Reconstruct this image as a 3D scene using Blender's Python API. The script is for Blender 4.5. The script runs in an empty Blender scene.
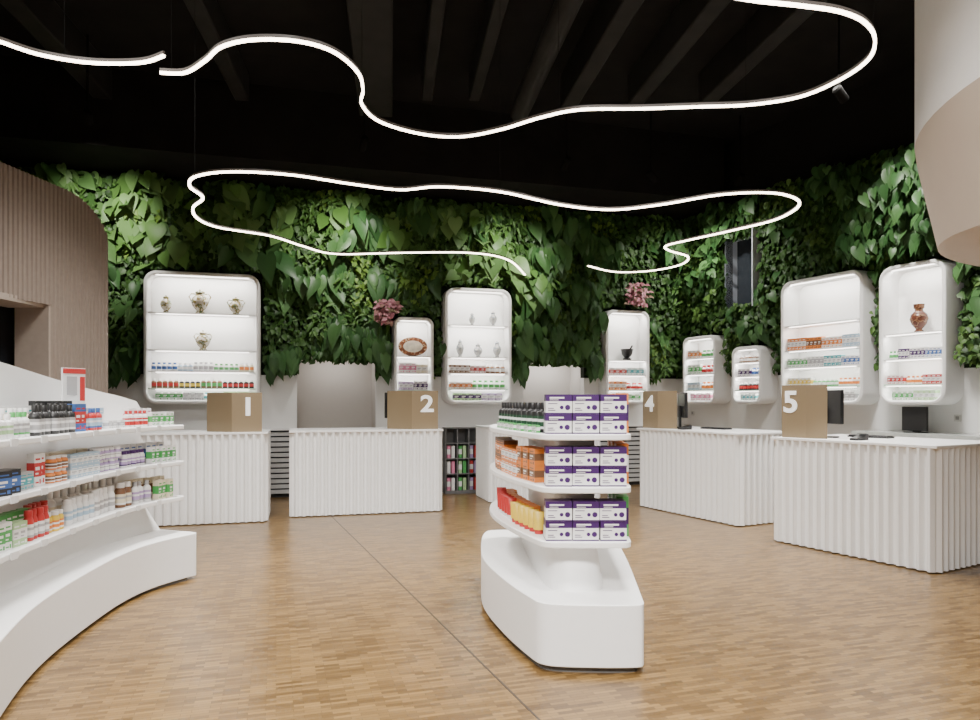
import bpy, bmesh, math, random
import numpy as np
from mathutils import Vector, Matrix
random.seed(7); RNG=np.random.default_rng(5)
S=bpy.context.scene; COL=S.collection
H=1.45; F=700.0; PI=math.pi
def rx(px): return (px-490)/F
def flo(px,py,z=0.0):
    Y=F*(H-z)/(py-400.0); return (rx(px)*Y,Y)

# ------------------------------------------------------------------ materials
MATS={}
def mat(name,col,rough=.5,var=.08,scale=18,metal=0,emit=0,coat=0,spec=.5):
    if name in MATS: return MATS[name]
    m=bpy.data.materials.new(name); m.use_nodes=True; nt=m.node_tree; b=nt.nodes['Principled BSDF']
    b.inputs['Roughness'].default_value=rough; b.inputs['Metallic'].default_value=metal; b.inputs['Specular IOR Level'].default_value=spec
    if coat: b.inputs['Coat Weight'].default_value=coat
    n=nt.nodes.new('ShaderNodeTexNoise'); n.inputs['Scale'].default_value=scale; n.inputs['Detail'].default_value=3
    tc=nt.nodes.new('ShaderNodeTexCoord'); nt.links.new(tc.outputs['Object'],n.inputs['Vector'])
    r=nt.nodes.new('ShaderNodeValToRGB')
    r.color_ramp.elements[0].color=(*[c*(1-var) for c in col],1); r.color_ramp.elements[0].position=.3
    r.color_ramp.elements[1].color=(*[min(1,c*(1+var)) for c in col],1); r.color_ramp.elements[1].position=.7
    nt.links.new(n.outputs['Fac'],r.inputs['Fac']); nt.links.new(r.outputs['Color'],b.inputs['Base Color'])
    if emit:
        b.inputs['Emission Color'].default_value=(*col,1); b.inputs['Emission Strength'].default_value=emit
    MATS[name]=m; return m
white=mat('white_lacquer',(.865,.865,.86),.38,.010)
wallw=mat('white_plaster',(.80,.80,.79),.6,.02)
taupe=mat('taupe_ribs',(.255,.205,.172),.65,.05)
taupe_s=mat('pale_reveal',(.36,.30,.255),.65,.04)
taupe_l=mat('beige_plaster',(.50,.42,.35),.6,.02,4)
doorm=mat('doorway_greige',(.56,.53,.50),.7,.01)
black=mat('black_plastic',(.012,.012,.013),.35)
ceil=mat('black_ceiling',(.0085,.0075,.0068),.9,.25,3,spec=.14)
ductm=mat('dark_duct',(.0135,.012,.0108),.75,.2,4,spec=.17)
headm=mat('black_spot_head',(.006,.0055,.005),.85,.1,4,spec=.05)
slatm=mat('grey_slat',(.48,.48,.48),.5,.05)
dark=mat('shadow_gap',(.02,.02,.02),.9)
gold=mat('bronze_card',(.275,.208,.125),.42,.008,4,metal=.22)
gold_d=mat('bronze_card_side',(.275,.208,.125),.42,.008,4,metal=.22)
led=mat('led_diffuser',(1,.85,.68),.5,0,emit=12)
ledh=mat('led_housing',(.10,.088,.08),.4)
glassd=mat('dark_window_glass',(.01,.011,.014),.08)
kick=mat('grey_kick',(.12,.115,.11),.6)
gshelf=mat('pale_green_glass_shelf',(.60,.74,.63),.2,.02)
PAL={'white':(.80,.80,.80),'cream':(.75,.68,.52),'black':(.015,.015,.016),'red':(.50,.03,.03),'orange':(.72,.22,.04),'yellow':(.76,.54,.06),
 'green':(.08,.38,.10),'pale green':(.40,.60,.32),'teal':(.06,.35,.38),'blue':(.05,.13,.38),'pale blue':(.38,.54,.68),'purple':(.048,.012,.098),
 'pink':(.68,.22,.36),'brown':(.18,.085,.04),'grey':(.40,.40,.41),'dark green':(.015,.06,.03),'lilac':(.42,.31,.55)}
def pm(c): return mat('print_'+c.replace(' ','_'),PAL[c],.4,.03)
def ornate(name,a,b,c,scale=9):
    m=bpy.data.materials.new(name); m.use_nodes=True; nt=m.node_tree; p=nt.nodes['Principled BSDF']; p.inputs['Roughness'].default_value=.25
    n=nt.nodes.new('ShaderNodeTexNoise'); n.inputs['Scale'].default_value=scale; n.inputs['Detail'].default_value=2
    tc=nt.nodes.new('ShaderNodeTexCoord'); nt.links.new(tc.outputs['Object'],n.inputs['Vector'])
    r=nt.nodes.new('ShaderNodeValToRGB'); e=r.color_ramp.elements
    r.color_ramp.interpolation='CONSTANT'
    e[0].color=(*a,1); e[1].color=(*b,1); e[1].position=.48
    x=e.new(.56); x.color=(*c,1); y=e.new(.62); y.color=(*a,1)
    nt.links.new(n.outputs['Fac'],r.inputs['Fac']); nt.links.new(r.outputs['Color'],p.inputs['Base Color']); return m
majol=ornate('painted_majolica',(.60,.57,.48),(.26,.20,.06),(.12,.18,.10),16)
plateM=ornate('painted_plate',(.16,.06,.03),(.28,.11,.05),(.45,.36,.24),16)
urnM=ornate('red_brown_urn',(.10,.030,.016),(.20,.10,.05),(.06,.02,.014),12)
jarM=ornate('pale_apothecary_jar',(.50,.50,.49),(.28,.32,.36),(.55,.53,.48),16)

def parquet():
    m=bpy.data.materials.new('mosaic_parquet'); m.use_nodes=True; nt=m.node_tree; p=nt.nodes['Principled BSDF']
    g=nt.nodes.new('ShaderNodeNewGeometry'); mp=nt.nodes.new('ShaderNodeMapping'); mp.inputs['Rotation'].default_value=(0,0,math.radians(-17))
    nt.links.new(g.outputs['Position'],mp.inputs['Vector'])
    br=nt.nodes.new('ShaderNodeTexBrick'); br.inputs['Scale'].default_value=1; br.inputs['Brick Width'].default_value=.125; br.inputs['Row Height'].default_value=.026
    br.inputs['Mortar Size'].default_value=.0010; br.inputs['Mortar Smooth'].default_value=.2; br.offset=.37; br.offset_frequency=2; br.squash=1
    br.inputs['Color1'].default_value=(.098,.054,.0175,1); br.inputs['Color2'].default_value=(.232,.140,.050,1); br.inputs['Mortar'].default_value=(.055,.030,.010,1)
    nt.links.new(mp.outputs['Vector'],br.inputs['Vector'])
    mp2=nt.nodes.new('ShaderNodeMapping'); mp2.inputs['Scale'].default_value=(9,40,1); nt.links.new(mp.outputs['Vector'],mp2.inputs['Vector'])
    n=nt.nodes.new('ShaderNodeTexNoise'); n.inputs['Scale'].default_value=1; n.inputs['Detail'].default_value=3
    nt.links.new(mp2.outputs['Vector'],n.inputs['Vector'])
    r=nt.nodes.new('ShaderNodeValToRGB'); r.color_ramp.elements[0].color=(.93,.92,.91,1); r.color_ramp.elements[0].position=.3; r.color_ramp.elements[1].color=(1.05,1.05,1.05,1); r.color_ramp.elements[1].position=.72
    nt.links.new(n.outputs['Fac'],r.inputs['Fac'])
    mx=nt.nodes.new('ShaderNodeMix'); mx.data_type='RGBA'; mx.blend_type='MULTIPLY'; mx.inputs['Factor'].default_value=1
    nt.links.new(br.outputs['Color'],mx.inputs[6]); nt.links.new(r.outputs['Color'],mx.inputs[7]); nt.links.new(mx.outputs[2],p.inputs['Base Color'])
    p.inputs['Roughness'].default_value=.29
    return m
def wallmat():
    m=bpy.data.materials.new('wall_white_and_felt'); m.use_nodes=True; nt=m.node_tree; p=nt.nodes['Principled BSDF']; p.inputs['Roughness'].default_value=.7; p.inputs['Specular IOR Level'].default_value=.15
    g=nt.nodes.new('ShaderNodeNewGeometry'); sp=nt.nodes.new('ShaderNodeSeparateXYZ'); nt.links.new(g.outputs['Position'],sp.inputs[0])
    def step(v):
        gt=nt.nodes.new('ShaderNodeMath'); gt.operation='GREATER_THAN'; gt.inputs[1].default_value=v; nt.links.new(sp.outputs['Z'],gt.inputs[0]); return gt
    mx=nt.nodes.new('ShaderNodeMix'); mx.data_type='RGBA'; nt.links.new(step(1.82).outputs[0],mx.inputs['Factor'])
    mx.inputs[6].default_value=(.80,.80,.79,1); mx.inputs[7].default_value=(.008,.014,.005,1)
    m2=nt.nodes.new('ShaderNodeMix'); m2.data_type='RGBA'; nt.links.new(step(4.6).outputs[0],m2.inputs['Factor'])
    nt.links.new(mx.outputs[2],m2.inputs[6]); m2.inputs[7].default_value=(.0085,.0075,.0068,1); nt.links.new(m2.outputs[2],p.inputs['Base Color'])
    return m
def leafmat(name,cols,rough=.38):
    m=bpy.data.materials.new(name); m.use_nodes=True; nt=m.node_tree; p=nt.nodes['Principled BSDF']; p.inputs['Roughness'].default_value=rough
    p.inputs['Specular IOR Level'].default_value=.28
    g=nt.nodes.new('ShaderNodeNewGeometry'); r=nt.nodes.new('ShaderNodeValToRGB'); e=r.color_ramp.elements
    e[0].color=(*cols[0],1); e[1].color=(*cols[-1],1)
    for i,c in enumerate(cols[1:-1]): x=e.new((i+1)/(len(cols)-1)); x.color=(*c,1)
    nt.links.new(g.outputs['Random Per Island'],r.inputs['Fac']); nt.links.new(r.outputs['Color'],p.inputs['Base Color'])
    return m

# ------------------------------------------------------------------ mesh builder
class MB:
    def __init__(s): s.v=[]; s.f=[]; s.m=[]
    def add(s,vs,fs,mi=0):
        b=len(s.v); s.v+=[tuple(p) for p in vs]
        for k,f in enumerate(fs):
            s.f.append([b+i for i in f]); s.m.append(mi if isinstance(mi,int) else mi[k])
        return s
    def box(s,x0,x1,y0,y1,z0,z1,mi=0,M=None):
        vs=[Vector((x,y,z)) for z in (z0,z1) for y in (y0,y1) for x in (x0,x1)]
        if M is not None: vs=[M@v for v in vs]
        return s.add(vs,[(0,2,3,1),(4,5,7,6),(0,1,5,4),(2,6,7,3),(0,4,6,2),(1,3,7,5)],mi)
    def prism(s,poly,z0,z1,mi=0):
        n=len(poly); zf=lambda z,p: z(p) if callable(z) else z
        vs=[(p[0],p[1],zf(z0,p)) for p in poly]+[(p[0],p[1],zf(z1,p)) for p in poly]
        fs=[tuple(range(n))[::-1],tuple(range(n,2*n))]+[(i,(i+1)%n,n+(i+1)%n,n+i) for i in range(n)]
        return s.add(vs,fs,mi)
    def lathe(s,prof,seg=18,c=(0,0,0),mis=None,sx=1,sy=1):
        vs=[];fs=[];ms=[]
        for r,z in prof:
            for k in range(seg):
                a=2*PI*k/seg; vs.append((c[0]+r*sx*math.cos(a),c[1]+r*sy*math.sin(a),c[2]+z))
        for i in range(len(prof)-1):
            for k in range(seg):
                k2=(k+1)%seg; fs.append((i*seg+k,i*seg+k2,(i+1)*seg+k2,(i+1)*seg+k)); ms.append(mis[i] if mis else 0)
        fs.append(tuple(range(seg))[::-1]); ms.append(mis[0] if mis else 0)
        n=len(prof)-1; fs.append(tuple(range(n*seg,(n+1)*seg))); ms.append(mis[-1] if mis else 0)
        return s.add(vs,fs,ms)
    def tube(s,path,r,seg=8,mi=0):
        P=[Vector(p) for p in path]; vs=[];fs=[]
        for i,p in enumerate(P):
            t=(P[min(i+1,len(P)-1)]-P[max(i-1,0)]).normalized()
            a=Vector((0,0,1)) if abs(t.z)<.9 else Vector((1,0,0))
            u=t.cross(a).normalized(); w=t.cross(u)
            for k in range(seg):
                an=2*PI*k/seg; vs.append(p+u*r*math.cos(an)+w*r*math.sin(an))
        for i in range(len(P)-1):
            for k in range(seg):
                k2=(k+1)%seg; fs.append((i*seg+k,i*seg+k2,(i+1)*seg+k2,(i+1)*seg+k))
        fs.append(tuple(range(seg))); n=len(P)-1; fs.append(tuple(range(n*seg,(n+1)*seg)))
        return s.add(vs,fs,mi)
    def ribbon(s,path,w,z0,z1,mi=0):
        P=[Vector((p[0],p[1])) for p in path]; vs=[];fs=[]
        for i,p in enumerate(P):
            t=(P[min(i+1,len(P)-1)]-P[max(i-1,0)]).normalized(); n=Vector((-t.y,t.x))*w/2
            for q,z in ((p-n,z0),(p+n,z0),(p+n,z1),(p-n,z1)): vs.append((q.x,q.y,z))
        for i in range(len(P)-1):
            for k in range(4):
                k2=(k+1)%4; fs.append((i*4+k,i*4+k2,i*4+4+k2,i*4+4+k))
        n=len(P)-1; fs.append((3,2,1,0)); fs.append((n*4,n*4+1,n*4+2,n*4+3))
        return s.add(vs,fs,mi)
    def mesh(s,name,mats,ang=.6):
        me=bpy.data.meshes.new(name); me.from_pydata(s.v,[],s.f)
        for m in (mats if isinstance(mats,(list,tuple)) else [mats]): me.materials.append(m)
        me.polygons.foreach_set('material_index',s.m)
        bm=bmesh.new(); bm.from_mesh(me); bmesh.ops.recalc_face_normals(bm,faces=bm.faces[:]); bm.to_mesh(me); bm.free()
        me.polygons.foreach_set('use_smooth',[True]*len(me.polygons)); me.set_sharp_from_angle(angle=ang); me.update()
        return me
    def build(s,name,mats,parent=None,loc=(0,0,0),rz=0,bevel=0,ang=.6):
        return link(name,s.mesh(name,mats,ang),parent,loc,rz,bevel)
def link(name,me,parent=None,loc=(0,0,0),rz=0,bevel=0):
    o=bpy.data.objects.new(name,me); COL.objects.link(o); o.parent=parent; o.location=loc; o.rotation_euler=(0,0,rz)
    if bevel:
        b=o.modifiers.new('bevel','BEVEL'); b.width=bevel; b.segments=2; b.limit_method='ANGLE'; b.angle_limit=.7
    return o
def tag(o,label,cat,group=None,kind=None):
    o['label']=label; o['category']=cat
    if group: o['group']=group
    if kind: o['kind']=kind
    return o
def thing(name,label,cat,loc,rz=0,group=None):
    o=bpy.data.objects.new(name,None); COL.objects.link(o); o.location=loc; o.rotation_euler=(0,0,rz); o.empty_display_size=.1
    return tag(o,label,cat,group)
def struct(o): o['kind']='structure'; return o
def catmull(pts,n=8,closed=False):
    P=[np.array(p,float) for p in pts]; N=len(P); out=[]
    for i in range(N if closed else N-1):
        g=(lambda k:P[k%N]) if closed else (lambda k:P[min(max(k,0),N-1)])
        a,b,c,d=g(i-1),g(i),g(i+1),g(i+2)
        for k in range(n):
            t=k/n; out.append(.5*((2*b)+(-a+c)*t+(2*a-5*b+4*c-d)*t*t+(-a+3*b-3*c+d)*t**3))
    if not closed: out.append(P[-1])
    return [tuple(p) for p in out]
def chaikin(P,n=2):
    P=[np.array(p,float) for p in P]
    for _ in range(n):
        Q=[]
        for i in range(len(P)):
            a,b=P[i],P[(i+1)%len(P)]; Q+= [a*.75+b*.25,a*.25+b*.75]
        P=Q
    return [tuple(p) for p in P]

# ------------------------------------------------------------------ walls frames
class W:
    def __init__(s,O,th):
        s.O=np.array(O); s.th=th; s.u=np.array((math.cos(th),math.sin(th))); s.inn=np.array((-math.sin(th),math.cos(th)))
    def hit(s,px,off=0):
        r=np.array((rx(px),1.0)); t=(s.O@s.inn+off)/(r@s.inn); return r*t
    def s_of(s,px,off=0): return float((s.hit(px,off)-s.O)@s.u)
    def p(s,a,off,z): q=s.O+s.u*a+s.inn*off; return (float(q[0]),float(q[1]),z)
    def zof(s,px,py,off=0): return H+(400-py)*float(s.hit(px,off)[1])/F
WB=W((-3.27,10.4),math.radians(15.64)); WR=W((3.3625,12.3275),math.atan2(-.893,.45))
A=np.array([WB.u,-WR.u]).T; sol=np.linalg.solve(A,WR.O-WB.O); SC=float(sol[0]); SR0=float(sol[1])
CH=5.6
wm=wallmat()
m=MB(); m.box(-8,9,-5,16,-.1,0); struct(m.build('floor',parquet()))
m=MB(); m.box(-8,9,-5,16,CH,CH+.1); struct(m.build('ceiling',ceil))
D1=(WB.s_of(297),WB.s_of(376)); D2=(WB.s_of(523),WB.s_of(584)); DZ=2.12
m=MB()
for a,b,z0 in ((-5.2,D1[0],0),(D1[0],D1[1],DZ),(D1[1],D2[0],0),(D2[0],D2[1],DZ),(D2[1],SC+.15,0)):
    m.box(a,b,0,.15,z0,CH)
struct(m.build('wall_back',wm,None,(WB.O[0],WB.O[1],0),WB.th))
for i,(a,b) in enumerate((D1,D2)):
    m=MB(); m.box(a-.03,b+.03,.62,.66,0,DZ+.03); m.box(a-.03,a,.155,.62,0,DZ+.03); m.box(b,b+.03,.155,.62,0,DZ+.03); m.box(a,b,.155,.62,DZ,DZ+.03)
    struct(m.build('door_%d'%(i+1),doorm if i==0 else mat('doorway_pale',(.66,.64,.62),.7,.01),None,(WB.O[0],WB.O[1],0),WB.th))
    la=bpy.data.lights.new('doorway_fill','AREA'); la.shape='RECTANGLE'; la.size=(b-a)*.7; la.size_y=.15; la.energy=3.2 if i==0 else 5.5; la.color=(1,.94,.87)  # fill light added to brighten the doorway recess, no fixture there
    lo=bpy.data.objects.new('doorway_fill',la); COL.objects.link(lo); lo.location=WB.p((a+b)/2,.3,DZ-.02); lo.rotation_euler=(math.radians(15),0,WB.th)
WS=(WR.s_of(726),WR.s_of(762)); WZ=(2.9,4.05)
m=MB()
m.box(SR0,WS[0],0,.15,0,CH); m.box(WS[0],WS[1],0,.15,0,WZ[0]); m.box(WS[0],WS[1],0,.15,WZ[1],CH); m.box(WS[1],10.5,0,.15,0,CH)
struct(m.build('wall_right',wm,None,(WR.O[0],WR.O[1],0),WR.th))
wmid=WS[0]+(WS[1]-WS[0])*.70
w2=struct(MB().box(WS[0],wmid,.25,.28,*WZ).build('window_2',mat('blue_grey_glass',(.035,.042,.052),.2),None,(WR.O[0],WR.O[1],0),WR.th))
MB().box(wmid,WS[1],.2,.28,*WZ).build('bright_pane',mat('pane_blue_glow',(.72,.80,.90),.4,.02,emit=.35),w2)  # brightness put into the pane as slight emission, not a lamp
m=MB(); m.box(WS[0]-.02,WS[0],-.02,.25,WZ[0]-.02,WZ[1]+.02); m.box(WS[1],WS[1]+.02,-.22,.25,WZ[0]-.02,WZ[1]+.02); m.box(WS[0],WS[1],-.02,.25,WZ[0]-.02,WZ[0]); m.box(WS[0],WS[1],-.02,.25,WZ[1],WZ[1]+.02)
m.build('window_frame',mat('pale_blue_frame',(.52,.56,.62),.5,.02),w2)
struct(MB().box(-8.1,-8,-5,16,0,CH).build('wall_left',wallw))
struct(MB().box(-8,9,-5.1,-5,0,CH).build('wall_front',wallw))
m=MB(); segs=[(-1.6,D1[0]-.03),(D1[1]+.03,D2[0]-.03),(D2[1]+.03,SC-.15)]
for a,b in segs:
    m.box(a,b,-.012,-.002,.0,1.0,1)
    for k in range(12): z=.06+k*.078; m.box(a,b,-.05,-.012,z,z+.055,0)
    m.box(a,b,-.10,0,1.0,1.03,2)
struct(m.build('trim_1',[slatm,dark,white],None,(WB.O[0],WB.O[1],0),WB.th))
p0=flo(318,503); p1=flo(560,740); d=Vector((p1[0]-p0[0],p1[1]-p0[1])); m=MB(); m.box(0,d.length,-.005,.005,0,.0015)
struct(m.build('trim_2',mat('dark_seam',(.055,.044,.036),.4),None,(p0[0],p0[1],0),math.atan2(d.y,d.x)))
m=MB(); m.box(-5,SC,-1.2,-.02,4.62,CH)
struct(m.build('trim_3',ceil,None,(WB.O[0],WB.O[1],0),WB.th))
BL=['dark ceiling beam farthest left','dark ceiling beam second from left','widest dark ceiling beam near the middle','narrow dark beam just right of the widest one','narrow dark beam left of the round duct','dark ceiling beam right of the round duct','dark ceiling beam second from right','dark ceiling beam farthest right']
for i,(x,w,z) in enumerate(((-3.6,.22,5.2),(-1.9,.18,5.25),(-.2,.42,5.05),(.45,.14,5.25),(1.05,.14,5.25),(2.25,.2,5.15),(3.1,.2,5.2),(4.0,.2,5.2))):
    m=MB(); m.box(-w/2,w/2,1.2,9.0,z,CH-.001); q=thing('ceiling_beam',BL[i],'beam',(x,0,0),math.radians(8))
    m.build('beam_body',ductm,q,bevel=.02)
m=MB(); m.tube([(0,1.5,0),(0,9,0)],.12,14); q=m.build('duct_pipe',ductm,None,(1.62,0,5.1),math.radians(8)); tag(q,'round dark duct running along the black ceiling','duct')

# taupe ribbed wall left
def wx(Y): return -4.31-.1*(7.9-Y)
def ztop(Y): return 3.62 if Y<7.2 else 3.15+.47*math.sqrt(max(0,1-((Y-7.2)/.71)**2))
m=MB(); Y=2.6; per=.058; hole=(5.0,7.0,.9,2.4)
def strip(a,b,za,zb,da,db,z0):
    m.add([(wx(a)+da,a,z0),(wx(b)+db,b,z0),(wx(b)+db,b,zb),(wx(a)+da,a,za),(wx(a)-.1,a,z0),(wx(b)-.1,b,z0),(wx(b)-.1,b,zb),(wx(a)-.1,a,za)],
      [(0,1,2,3),(5,4,7,6),(3,2,6,7),(0,4,5,1),(1,5,6,2),(4,0,3,7)])
while Y<7.89:
    for fa_,fb_,da,db in ((0,.5,0,0),(.5,.64,0,.014),(.64,.86,.014,.014),(.86,1,.014,0)):
        a=Y+fa_*per; b=min(Y+fb_*per,7.9)
        if a>=b: continue
        if hole[0]<=a<hole[1]:
            strip(a,b,hole[2],hole[2],da,db,0); strip(a,b,ztop(a),ztop(b),da,db,hole[3])
        else: strip(a,b,ztop(a),ztop(b),da,db,0)
    Y+=per
struct(m.build('wall_taupe',taupe,ang=.3))
m=MB(); m.box(wx(6)-.36,wx(6)-.33,hole[0]-.1,hole[1]+.1,hole[2]-.05,hole[3]+.05)
wd=struct(m.build('window_1',glassd))
m=MB(); m.box(-4.74,-4.40,hole[1]-.02,hole[1]+.03,hole[2],hole[3]); m.box(-4.8,-4.44,hole[0],hole[1]-.02,hole[3]-.03,hole[3]+.03); m.box(-4.8,-4.5,hole[0],hole[1]-.02,hole[2]-.04,hole[2])
m.build('window_frame',taupe_s,wd)

# drum at upper right
RD=2.0; cx,cy=2.73+.855*RD,4.5-.518*RD
dr=thing('ceiling_drum','large white drum hanging from the ceiling with beige tapered rim at upper right','ceiling drum',(cx,cy,2.1))
ZB=3.06-2.1
m=MB(); m.lathe([(RD,ZB),(RD,CH-2.1)],80); m.build('upper_drum',white,dr)
m=MB(); vs=[];fs=[];n=80; prof=[(RD-.16,-.005),(RD-.125,.0),(RD-.085,.3),(RD-.045,.6),(RD-.012,.85),(RD,1)]
for r,t in prof:
    for k in range(n):
        a=2*PI*k/n; x=r*math.cos(a); y=r*math.sin(a)
        zb=.17+.17*(-x*.539+y*.842)/RD; z=zb+(ZB-zb)*t; vs.append((x,y,z))
for i in range(len(prof)-1):
    for k in range(n): fs.append((i*n+k,i*n+(k+1)%n,(i+1)*n+(k+1)%n,(i+1)*n+k))
fs.append(tuple(range(n))); m.add(vs,fs); m.build('lower_rim',taupe_l,dr,ang=.9)

# ------------------------------------------------------------------ LED pendants
ZL=3.25
L1=[(160,73),(185,73),(205,61),(222,47),(255,40),(300,42),(335,53),(358,73),(363,90),(362,105),(380,122),(420,134),(460,137),(500,130),(540,118),(580,110),(640,109),(700,107),(750,105),(800,97),(840,80),(868,60),(875,40),(865,23),(840,12),(800,6),(755,1),(700,-8),(640,-14)]
L2=[(525,275),(508,260),(470,253),(400,253),(335,254),(302,246),(270,236),(220,228),(198,219),(193,208),(203,198),(190,187),(195,177),(230,172),(290,175),(350,184),(400,190),(440,187),(500,192),(560,205),(610,210),(660,205),(720,195),(770,193),(796,199),(797,208),(775,220),(735,230),(690,240),(666,246),(670,251),(688,257),(680,265),(650,271),(615,272),(588,266)]
L3=[(-60,20),(-20,36),(0,42),(40,55),(90,63),(140,63),(164,56)]
cab=mat('black_cable',(.004,.004,.004),.8,spec=.05)
for pts,lab,nc,wd_ in ((L1,'longest wavy glowing tube light nearest the camera, curling at top right',4,.0145),(L2,'wavy glowing tube light hanging farther back before the plant wall',4,.022),(L3,'short glowing wavy tube light cut off at top left',2,.0145)):
    path=catmull([flo(a,b,ZL) for a,b in pts],8)
    c=path[len(path)//2]; t=thing('pendant_light',lab,'pendant light',(c[0],c[1],ZL)); loc=[(p[0]-c[0],p[1]-c[1]) for p in path]
    MB().ribbon(loc,wd_*.85,.008,.026).build('housing',ledh,t)
    MB().ribbon(loc,wd_,-.005,.008).build('diffuser',led,t)
    for k in range(4,len(loc),max(20,len(loc)//nc)):
        MB().tube([(loc[k][0],loc[k][1],.026),(loc[k][0],loc[k][1],CH-ZL)],.0012,5).build('cable',cab,t)

# ------------------------------------------------------------------ counters
def counter(name_label,loc,rz,w,dep=.8,h=1.07):
    t=thing('service_counter',name_label,'counter',(loc[0],loc[1],0),rz)
    per=.088; a=.032
    def wave(L):
        n=round(L/per); p=L/n; o=[]
        for k in range(n): o+=[(k*p,0),(k*p+p*.24,0),(k*p+p*.50,-a),(k*p+p*.74,-a)]
        return o
    poly=[(x,y) for x,y in wave(w)]
    poly+=[(w-y,x) for x,y in wave(dep)]
    poly+=[(w,dep),(0,dep)]
    poly+=[(y,dep-x) for x,y in wave(dep)][1:]
    MB().prism(poly,.012,h-.025).build('ribbed_body',white,t,ang=.2)
    MB().box(-.034,w+.034,-.034,dep,h-.025,h).build('counter_top',white,t,bevel=.003)
    MB().box(.04,w-.04,.04,dep-.02,0,.012).build('kick_base',kick,t)
    return t
def cxy(t,x,y=0):
    th=t.rotation_euler.z; return (t.location.x+x*math.cos(th)-y*math.sin(th),t.location.y+x*math.sin(th)+y*math.cos(th))
def cpx(t,px,y=0):
    th=t.rotation_euler.z; w=W((t.location.x,t.location.y),th); return w.s_of(px,y)
th12=math.radians(15.0)
q=flo(265,522); c1=counter('white ribbed counter behind the curved shelf display, leftmost of all',(q[0]-1.5*math.cos(th12),q[1]-1.5*math.sin(th12)),th12,1.5)
q=flo(292,517.5); c2=counter('white ribbed counter between the first doorway and the folder rack',q,th12,1.86)
q=flo(491,503); c3=counter('white ribbed counter mostly hidden behind the central display island',q,th12,1.65)
q=flo(640,506); c4=counter('white ribbed counter in front of the small corner niches, second from right',q,math.atan2(-.893,.45),1.76,1.0)
A5=np.array(flo(775,541)); B5=np.array(flo(935,574)); w5=float(np.linalg.norm(B5-A5))
c5=counter('white ribbed counter nearest the camera at far right',A5,math.atan2(B5[1]-A5[1],B5[0]-A5[0]),w5,1.15)

def text_mesh(body,size):
    cu=bpy.data.curves.new('num','FONT'); cu.body=body; cu.size=size; cu.extrude=.003; cu.offset=.007; cu.align_x='CENTER'
    o=bpy.data.objects.new('num',cu); COL.objects.link(o); bpy.context.view_layer.update()
    me=bpy.data.meshes.new_from_object(o.evaluated_get(bpy.context.evaluated_depsgraph_get())); bpy.data.objects.remove(o); me.materials.clear(); me.materials.append(mat('sign_white_glow',(.92,.92,.91),.5,0,emit=.5)); return me  # plain white numeral, brightened by added emission; not a lit sign
def sign(t,num,pxa,pxf,pxb,numpx,left_num,hgt,bend,k,where):
    xa,xf,xb=[cpx(t,p,.06) for p in (pxa,pxf,pxb)]
    fx,fy=cxy(t,xf,.06); r=t.rotation_euler.z
    s=thing('counter_sign','folded bronze sign reading %s on %s'%(num,where),'sign',(fx,fy,1.07),r)
    if left_num:
        MB().box(xa-xf,0,-.003,.003,0,hgt).build('number_panel',gold,s); MB().box(0,(xb-xf)*k,-.003,.003,0,hgt).build('side_panel',gold_d,s,rz=bend)
    else:
        MB().box(0,xb-xf,-.003,.003,0,hgt).build('number_panel',gold,s); MB().box((xa-xf)*k,0,-.003,.003,0,hgt).build('side_panel',gold_d,s,rz=-bend)
    o=link('number',text_mesh(num,.30),s); o.location=(cpx(t,numpx,.06)-xf,-.008,hgt-.27); o.rotation_euler=(PI/2,0,0); o.scale=(1.2,1,1)
sign(c1,'1',205,232,262,248,False,.47,math.radians(38),1.3,'the leftmost counter below the wide vase niche')
sign(c2,'2',390,412,438,427,False,.50,math.radians(38),1.3,'the counter below the small plate niche')
sign(c4,'4',643,658,671,650,True,.50,math.radians(32),1.0,'the counter partly behind the island cartons')
sign(c5,'5',782,806,827,791,True,.53,math.radians(24),.85,'the nearest counter at far right')

def monitor(t,x,y,rz,lab):
    px,py=cxy(t,x,y); s=thing('computer_monitor',lab,'monitor',(px,py,1.07),t.rotation_euler.z+rz)
    MB().box(-.24,.24,-.02,.02,.14,.48).build('screen',black,s,bevel=.006)
    MB().box(-.03,.03,0.02,.05,.01,.3).build('stand',black,s); MB().lathe([(.11,0),(.11,.012)],20).build('base',black,s)
monitor(c5,.30,.42,math.radians(158),'black monitor at far right behind the nearest bronze sign')
monitor(c4,.26,.52,math.radians(150),'black monitor on the counter below the smallest niche')
monitor(c2,1.42,.40,math.radians(186),'black monitor beside the first doorway, mostly hidden by its sign')
def keyboard(t,x,y,rz,lab):
    px,py=cxy(t,x,y); s=thing('keyboard',lab,'keyboard',(px,py,1.07),t.rotation_euler.z+rz)
    MB().box(-.2,.2,-.07,.07,0,.018).build('keyboard_body',black,s,bevel=.004)
    m=MB()
    for i in range(12):
        for j in range(4): m.box(-.19+i*.032,-.163+i*.032,-.06+j*.031,-.035+j*.031,.018,.024)
    m.build('keys',mat('key_grey',(.04,.04,.042),.5),s)
keyboard(c5,.55,.75,.1,'black keyboard lying on the nearest counter at far right'); keyboard(c4,.8,.6,.1,'black keyboard lying on the counter below the corner niches')
def terminal(t,x,y,lab):
    px,py=cxy(t,x,y); s=thing('card_terminal',lab,'card terminal',(px,py,1.07),t.rotation_euler.z)
    MB().add([(-.04,-.09,0),(.04,-.09,0),(.04,.09,0),(-.04,.09,0),(-.04,-.09,.02),(.04,-.09,.02),(.04,.09,.06),(-.04,.09,.06)],[(0,3,2,1),(4,5,6,7),(0,1,5,4),(1,2,6,5),(2,3,7,6),(3,0,4,7)]).build('terminal_body',black,s,bevel=.006)
    MB().box(-.03,.03,.01,.07,.058,.062).build('terminal_screen',glassd,s)
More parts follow.
